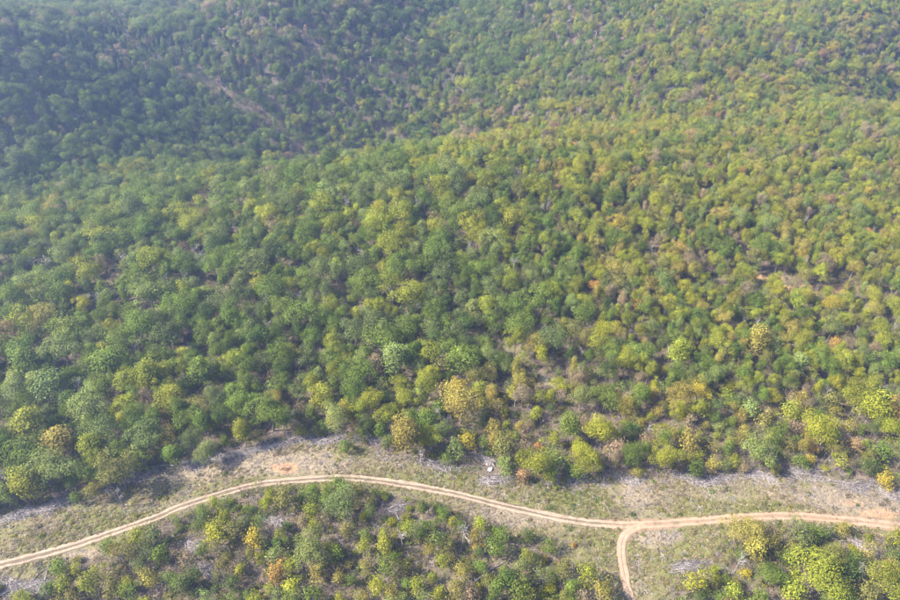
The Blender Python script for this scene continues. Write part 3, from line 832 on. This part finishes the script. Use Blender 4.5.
# undergrowth, grass, twigs
def clump_mesh(name, rg, n, w, h, leaf, mat):
    d = sph(rg, n); d[:, 2] = np.abs(d[:, 2])
    P = d * rg.uniform(.35, 1, (n, 1)) * np.array([w / 2, w / 2, h])
    V, F = cards(P, d + [0, 0, .4] + rg.normal(0, .5, (n, 3)), rg.uniform(leaf * .6, leaf * 1.3, n), rg)
    return mesh_from(name, V, F, mat, {'leaf': ('FACE', np.clip(rg.normal(.5, .22, n), 0, 1))})
def tuft_mesh(name, rg, n, w, h):
    V, F = [], []
    for _ in range(n):
        a = rg.uniform(0, 6.283); r = w / 2 * math.sqrt(rg.uniform(0, 1))
        b = np.array([math.cos(a) * r, math.sin(a) * r, -.05]); az = rg.uniform(0, 6.283); L = h * rg.uniform(.5, 1.1)
        d = np.array([math.cos(az), math.sin(az), 0]); s = np.array([-d[1], d[0], 0]) * rg.uniform(.03, .07)
        m = b + [0, 0, L * .65] + d * L * .22; t = b + [0, 0, L * .8] + d * L * rg.uniform(.5, .9)
        k = len(V); V += [b - s, b + s, m + s, m - s, t]; F += [(k, k + 1, k + 2, k + 3), (k + 3, k + 2, k + 4)]
    return mesh_from(name, V, F, M_GRASS_I, {'leaf': ('FACE', np.clip(rg.normal(.5, .22, len(F)), 0, 1))})
def stick_mesh(name, rg, n, w):
    V, F = [], []
    for _ in range(n):
        p = rg.uniform(-w / 2, w / 2, 3) * [1, 1, 0]; az = rg.uniform(0, 6.283); L = rg.uniform(.5, 1.8)
        e = p + np.array([math.cos(az) * L, math.sin(az) * L, rg.uniform(.0, .5)]); p = p + [0, 0, rg.uniform(0, .2)]
        m = (p + e) / 2 + rg.normal(0, .08, 3)
        r = rg.uniform(.03, .065); tube(V, F, [p, m, e], [r, r * .8, r * .4], 3, False)
    return mesh_from(name, V, F, M_SLASH)
def stems_mesh(name, rg, n, w, h):
    V, F = [], []
    for _ in range(n):
        a = rg.uniform(0, 6.283); q = w / 2 * math.sqrt(rg.uniform(0, 1)); L = h * rg.uniform(.5, 1.1)
        p = np.array([math.cos(a) * q, math.sin(a) * q, -.05]); d = np.array([math.cos(a) * .3, math.sin(a) * .3, 1]) + rg.normal(0, .25, 3)
        e = p + d * L; r = rg.uniform(.014, .028)
        tube(V, F, [p, e], [r, r * .5], 3, False)
        for _ in range(3):
            b = p + (e - p) * rg.uniform(.3, .9); d2 = d + rg.normal(0, .6, 3)
            tube(V, F, [b, b + d2 * L * .3], [r * .6, r * .3], 3, False)
    return mesh_from(name, V, F, M_STEM)
M_STEM = bark_material('brush_stems', (.12, .095, .09), (.25, .20, .19))
rgu = np.random.default_rng(8)
CLUMPS = [clump_mesh('clump', rgu, int(rgu.integers(40, 70)), rgu.uniform(1.2, 1.9), rgu.uniform(.6, 1.1), .24, M_LEAF_I) for _ in range(5)]
STEMS = [stems_mesh('stems', rgu, 26, 2.2, rgu.uniform(1.2, 2.2)) for _ in range(3)]
TUFTS = [tuft_mesh('tuft', rgu, 34, .9, rgu.uniform(.35, .6)) for _ in range(4)]
STICKS = [stick_mesh('sticks', rgu, 7, 1.6) for _ in range(4)]

def random_ground(n, rg, y0, y1, pad=30):
    y = y0 + (y1 - y0) * rg.uniform(0, 1, n) ** .9
    half = .70 * (y * CP + CAM_H * SP) + pad
    x = rg.uniform(-1, 1, n) * half
    z = gz(x, y); u, v, _ = project(x, y, z)
    return x, y, z, u, v
# leafy undergrowth
x, y, z, u, v = random_ground(95000, rgu, 82, 340)
c = cleared(u, v); rd = road_dist(x, y); b = v > np.interp(u, ROAD_U, ROAD_V)
keep = (rd > 2.2) & ((c < 0) | (rgu.uniform(0, 1, len(x)) < .10 + .30 * (np.sin(x / 6.3 + 1.7 * np.sin(y / 5.1)) + np.cos(y / 4.1 + x / 9) > .8)))
keep &= np.min(np.hypot(x[:, None] - KEEP_OPEN[None, :, 0], y[:, None] - KEEP_OPEN[None, :, 1]), 1) > 2.6
keep &= b | (y < 215) | (rgu.uniform(0, 1, len(x)) < .5)
keep &= np.sin(x / 3.1 + np.cos(y / 4.3) * 2) + np.cos(y / 2.7 + x / 7) + rgu.normal(0, .9, len(x)) > -.1
x, y, z, u = x[keep], y[keep], z[keep], u[keep]
cols = [('g', 1), ('ol', 1), ('br', .85), ('yg', .9), ('dg', 1.1), ('bg', 1), ('br', .62), ('oy', .85), ('ol', .8), ('pg', .9), ('yg', 1.0), ('g', 1.0)]
ti = np.array([np.array(PAL[k][0]) * f * .95 for k, f in cols])[rgu.integers(0, len(cols), len(x))] * rgu.uniform(.75, 1.2, (len(x), 1))
s = rgu.uniform(.55, 1.5, len(x)) ** 1.25
scatter('undergrowth', np.column_stack([x, y, z]), rgu.uniform(0, 6.28, len(x)), np.column_stack([s, s, s * rgu.uniform(.7, 1.2, len(x))]), np.where(rgu.uniform(0, 1, len(x)) < .16, 5 + rgu.integers(0, 3, len(x)), rgu.integers(0, 5, len(x))), ti, CLUMPS + STEMS,
        'tangled low undergrowth between the trees and below the track', 'undergrowth')
# grass
x, y, z, u, v = random_ground(90000, rgu, 84, 185, 15)
c = cleared(u, v); rd = road_dist(x, y); b = v > np.interp(u, ROAD_U, ROAD_V)
gval = np.full(x.shape, .42)
for (ga_, gb_, ru, rv, s_) in GRASSY: gval += s_ * np.exp(-(((u - ga_) / ru) ** 2 + ((v - gb_) / rv) ** 2))
patch = .5 * np.sin(x / 5.3 + 2 * np.sin(y / 6.1)) + .4 * np.cos(y / 3.7 - x / 8.3) + rgu.normal(0, .45, len(x))
keep = ((rd > 1.45) | ((np.abs(rd) < .22) & (rgu.uniform(0, 1, len(x)) < .12))) & (((c > -4) & (gval + .35 * patch > .38)) | (b & (rgu.uniform(0, 1, len(x)) < .32) & (patch > 0)))
x, y, z, gval, patch = x[keep], y[keep], z[keep], gval[keep], patch[keep]
gc = np.array([(.095, .115, .034), (.145, .145, .052), (.20, .17, .078), (.29, .235, .155), (.20, .16, .115)])
pick = np.clip(np.round(3.6 - 3.4 * (gval - .25) + rgu.normal(0, 1.0, len(x))), 0, 4).astype(int)
s = .45 + .8 * rgu.uniform(0, 1, len(x)) ** 1.6
scatter('grass', np.column_stack([x, y, z]), rgu.uniform(0, 6.28, len(x)), np.column_stack([s, s, s]), rgu.integers(0, 4, len(x)), gc[pick] * rgu.uniform(.8, 1.2, (len(x), 1)), TUFTS,
        'patchy green and straw-coloured grass along the dirt track', 'grass')
# twigs left from the felling
x, y, z, u, v = random_ground(15000, rgu, 84, 200, 15)
c = cleared(u, v); rd = road_dist(x, y); b = v > np.interp(u, ROAD_U, ROAD_V)
pr = np.where(c > 0, .28, .16); pr = np.where((np.abs(c) < 7) & ~b, .85, pr); pr = np.where(b & (c < 0), .30, pr); pr = np.where(y > 175, .08, pr)
keep = (rd > 2.4) & (rgu.uniform(0, 1, len(x)) < pr)
x, y, z = x[keep], y[keep], z[keep]
s = rgu.uniform(.7, 1.4, len(x))
scatter('felling_debris', np.column_stack([x, y, z + .03]), rgu.uniform(0, 6.28, len(x)), np.column_stack([s, s, s]), rgu.integers(0, 4, len(x)), np.full((len(x), 3), .3), STICKS,
        'grey sticks and twigs strewn over the cleared strip', 'debris')

# ------------------------------------------------------------------ brush piles, fallen trees, logs, boulder
def branch_mesh(rg, L, r, forks=4):
    V, F = [], []
    pts = [np.array([0, 0, 0.])]
    d = np.array([1, 0, 0.])
    for k in range(4):
        d = d + rg.normal(0, .14, 3); d /= np.linalg.norm(d); pts.append(pts[-1] + d * L / 4)
    tube(V, F, pts, [r, r * .9, r * .75, r * .5, r * .2], 5)
    for k in range(forks):
        i = int(rg.integers(1, 4)); p0 = pts[i] + (pts[i + 1] - pts[i]) * rg.uniform(0, 1)
        dd = d + rg.normal(0, .6, 3); dd /= np.linalg.norm(dd); l = L * rg.uniform(.2, .4)
        p1 = p0 + dd * l
        tube(V, F, [p0, (p0 + p1) / 2 + rg.normal(0, .05 * l, 3), p1], [r * .45, r * .3, r * .1], 4)
        for _ in range(3):
            q = p0 + (p1 - p0) * rg.uniform(.3, 1); d3 = dd + rg.normal(0, .6, 3); d3 /= np.linalg.norm(d3)
            tube(V, F, [q, q + d3 * l * .5], [r * .16, r * .06], 3, False)
    return mesh_from('branch', V, F, M_SLASH)
rgb_ = np.random.default_rng(19)
BRANCH = [branch_mesh(rgb_, 4.2, .11) for _ in range(6)]
def twig_heap(rg, L, W):
    V, F = [], []
    for _ in range(230):
        p = np.array([rg.normal(0, L / 4.2), rg.normal(0, W / 4.2), 0]); hgt = .75 * math.exp(-(p[1] / (W / 2.2)) ** 2)
        p[2] = rg.uniform(0, hgt); az = rg.normal(0, .7); l = rg.uniform(.7, 1.9)
        e = p + np.array([math.cos(az) * l, math.sin(az) * l, rg.normal(.05, .25)])
        r = rg.uniform(.025, .06); tube(V, F, [p, e], [r, r * .5], 3, False)
    return mesh_from('twigs', V, F, M_SLASH)
TWIGS = [twig_heap(rgb_, 6.5, 2.6) for _ in range(3)]
# u0 v0 u1 v1 (ends of the windrow in the photograph), label
PILES = [(2, 520, 34, 512, 'grey brush pile at the far left end of the forest edge'), (36, 511, 72, 502, 'long purple-grey brush pile under the left forest edge'), (92, 494, 118, 487, 'short brush pile under olive trees left of the track bend'),
         (120, 485, 150, 474, 'pale brush pile running up to the two white logs'), (182, 467, 212, 460, 'purple-grey brush pile below the grey-green edge tree'), (214, 459, 244, 454, 'middle brush pile of the row leading to the soil patch'),
         (246, 452, 276, 446, 'brush pile just up left of the bare orange soil patch'), (280, 443, 306, 438, 'brush pile straight above the bare orange soil patch'), (312, 443, 338, 440, 'brush pile right above the soil patch, below a yellow tree'),
         (352, 437, 378, 442, 'bluish grey brush pile at the top of the track bend'), (428, 464, 452, 468, 'small brush pile beneath yellow-green edge trees at centre'), (478, 455, 494, 466, 'pale brush pile uphill of the white boulder'),
         (480, 482, 505, 480, 'flat brush pile between the white boulder and rust-red shrub'), (556, 482, 580, 478, 'brush pile under the pale green tree right of centre'), (618, 478, 640, 484, 'brush pile above the dry patch over the fork'),
         (672, 474, 700, 482, 'brush pile under the dark green tree right of the fork'), (702, 483, 730, 478, 'brush pile beside the small olive-yellow tree at right'), (742, 474, 772, 478, 'brush pile under the wide pale green tree at right'),
         (788, 470, 818, 476, 'brush pile left of the long white log at right'), (842, 488, 872, 486, 'dark brush pile right of the long white log'), (872, 490, 898, 498, 'brush pile at the far right end of the forest edge'),
         (8, 594, 52, 584, 'big heap of grey limbs in the bottom left corner'), (6, 583, 50, 592, 'crossing heap of pale limbs in the bottom left corner'), (182, 540, 200, 552, 'purple-grey brush heap left of the lime tree below the track'), (196, 566, 222, 578, 'brush heap beneath the lime tree near the bottom'),
         (850, 540, 872, 552, 'grey brush heap inside the fork at far right'), (672, 568, 700, 566, 'brush heap at the grass edge inside the fork'), (386, 512, 402, 508, 'brush heap just under the track at centre left'), (888, 560, 900, 566, 'grey brush heap at the right edge inside the fork'), (262, 520, 285, 522, 'brush heap between the yellow tree and the track')]
for (u0, v0, u1, v1, lab) in PILES:
    a = hit(u0, v0); b = hit(u1, v1)
    dx, dy = b[0] - a[0], b[1] - a[1]; L = math.hypot(dx, dy); ang = math.atan2(dy, dx)
    cx, cy_ = (a[0] + b[0]) / 2, (a[1] + b[1]) / 2
    e = tag(link('brush_pile', None, None, (cx, cy_, float(gz(cx, cy_))), (0, 0, ang)), lab, 'brush pile', 'brush piles along the cleared strip')
    big = 1.55 if 'limbs' in lab else 1.0
    for k in range(13):
        px_, py_ = rgb_.uniform(-.5, .42) * L, rgb_.normal(0, .75)
        zz = float(gz(cx + math.cos(ang) * px_ - math.sin(ang) * py_, cy_ + math.sin(ang) * px_ + math.cos(ang) * py_)) - e.location.z
        s = rgb_.uniform(.6, 1.15) * big
        link('branch', BRANCH[int(rgb_.integers(0, 6))], e, (px_, py_, zz + rgb_.uniform(.06, .5)), (rgb_.uniform(0, 6.28), rgb_.normal(0, .12), rgb_.normal(0, .5) + (math.pi if rgb_.uniform() < .4 else 0)), (s, s, s))
    for k in range(max(1, int(round(L / 5)))):
        px_ = (k + .5) / max(1, int(round(L / 5))) * L - L / 2
        zz = float(gz(cx + math.cos(ang) * px_, cy_ + math.sin(ang) * px_)) - e.location.z
        t = link('twigs', TWIGS[k % 3], e, (px_, 0, zz + .02), (0, 0, rgb_.normal(0, .25)), (1.15, 1.25, 1.35)); t['kind'] = 'stuff'

def log_mesh(rg, L, r):
    V, F = [], []
    pts = [np.array([L * f - L / 2, rg.normal(0, .02 * L), r * .8 + .05 * math.sin(3 * f)]) for f in (0, .25, .5, .75, 1)]
    tube(V, F, pts, [r * 1.1, r, r * .92, r * .8, r * .6], 8)
    for _ in range(4):
        i = int(rg.integers(1, 4)); p = pts[i] + (pts[i + 1] - pts[i]) * rg.uniform(0, 1)
        d = np.array([.6, rg.normal(0, .7), rg.uniform(.1, .8)]); d /= np.linalg.norm(d)
        tube(V, F, [p, p + d * rg.uniform(.5, 1.6)], [r * .35, r * .15], 5)
    return mesh_from('log', V, F, M_DEAD)
LOGS = [(140, 458, 162, 461, 'upper of two white fallen logs at the left forest edge'), (142, 467, 176, 466, 'lower of two white fallen logs at the left forest edge'), (176, 466, 181, 450, 'short leaning log at the right end of two white logs'),
        (2, 496, 24, 511, 'thin grey log slanting down at the far left edge'), (28, 512, 70, 503, 'long grey log lying along the left forest edge'), (828, 481, 856, 484, 'long white fallen log at the right forest edge'),
        (700, 482, 716, 481, 'pale log under the dark green tree right of the fork'), (486, 573, 506, 561, 'pale slender trunk pointing up to the fallen grey tree'), (394, 512, 406, 528, 'slender grey log slanting below the track at centre'),
        (462, 530, 470, 544, 'slender white log near the bottom centre'), (852, 553, 856, 545, 'short white log inside the fork at far right'), (230, 458, 250, 452, 'grey log in the middle of the left brush row'),
        (420, 462, 432, 466, 'pale log below the yellow-green trees at centre'), (782, 474, 800, 480, 'pale thin log left of the long white log')]
for (u0, v0, u1, v1, lab) in LOGS:
    a = hit(u0, v0); b = hit(u1, v1)
    dx, dy = b[0] - a[0], b[1] - a[1]; L = math.hypot(dx, dy); ang = math.atan2(dy, dx)
    cx, cy_ = (a[0] + b[0]) / 2, (a[1] + b[1]) / 2
    slope = math.atan2(float(gz(b[0], b[1]) - gz(a[0], a[1])), L)
    o = link('fallen_log', log_mesh(rgb_, L, rgb_.uniform(.13, .2)), None, (cx, cy_, float(gz(cx, cy_)) + .1), (0, -slope, ang))
    tag(o, lab, 'log', 'fallen logs')

# uprooted bare tree lying below the track
a = hit(488, 573)
e = tag(link('fallen_tree', None, None, (a[0], a[1], float(gz(a[0], a[1])) + .3), (R(78), 0, R(-52))), 'blue-grey fallen bare tree with spread branches below the track, right of centre', 'fallen tree')
tv, tf, limbs = bare_limbs(rgb_, 11.5, 16, .75)
link('trunk', mesh_from('trunk', tv, tf, M_DEAD), e)
for v_, f_ in limbs: link('limb', mesh_from('limb', v_, f_, M_DEAD), e)

# pale boulder by the track
def boulder(rg, r):
    import bmesh
    bm = bmesh.new(); bmesh.ops.create_icosphere(bm, subdivisions=3, radius=r)
    ph = rg.uniform(0, 6.28, 6)
    for vv in bm.verts:
        c = vv.co / r
        k = 1 + .16 * math.sin(3 * c.x + ph[0]) * math.cos(2.5 * c.y + ph[1]) + .10 * math.sin(5 * c.z + 4 * c.x + ph[2]) + .04 * math.sin(11 * c.y + ph[3])
        for ax in (Vector((.8, .5, .3)), Vector((-.6, .2, .75)), Vector((.1, -.9, .45))):
            dd = c.dot(ax.normalized())
            if dd > .62: vv.co -= ax.normalized() * (dd - .62) * r * .7
        vv.co *= k
    me = bpy.data.meshes.new('boulder'); bm.to_mesh(me); bm.free(); me.materials.append(M_ROCK)
    return me
for (u, v, r, lab) in [(490, 470, .8, 'white boulder beside the track at the centre forest edge'), (487, 465, .45, 'small white stone touching the uphill side of the white boulder')]:
    x, y, _ = hit(u, v)
    o = tag(link('boulder', boulder(rgb_, r), None, (x, y, float(gz(x, y)) + r * .45), (0, 0, rgb_.uniform(0, 6)), (1, .75, .85)), lab, 'boulder')

# ------------------------------------------------------------------ haze
zmax = 235.0; zmin = -60.0
V = [(sx, sy, sz) for sz in (zmin, zmax) for sx, sy in ((-1750, -350), (1750, -350), (1750, 2360), (-1750, 2360))]
F = [(3, 2, 1, 0), (4, 5, 6, 7), (0, 1, 5, 4), (1, 2, 6, 5), (2, 3, 7, 6), (3, 0, 4, 7)]
mh, nt = new_mat('haze_air')
pv = nd(nt, 'ShaderNodeVolumePrincipled')
pv.inputs['Color'].default_value = (.40, .55, 1.0, 1)
pv.inputs['Density'].default_value = HAZE_DENSITY
pv.inputs['Anisotropy'].default_value = .5
o = nd(nt, 'ShaderNodeOutputMaterial'); nt.links.new(pv.outputs[0], o.inputs['Volume'])
hz = link('haze', mesh_from('haze', V, F, mh))
tag(hz, 'thin blue autumn haze lying over the wooded hills', 'haze', kind='stuff')
print('ground z range', float(fz.min()), float(fz.max()))
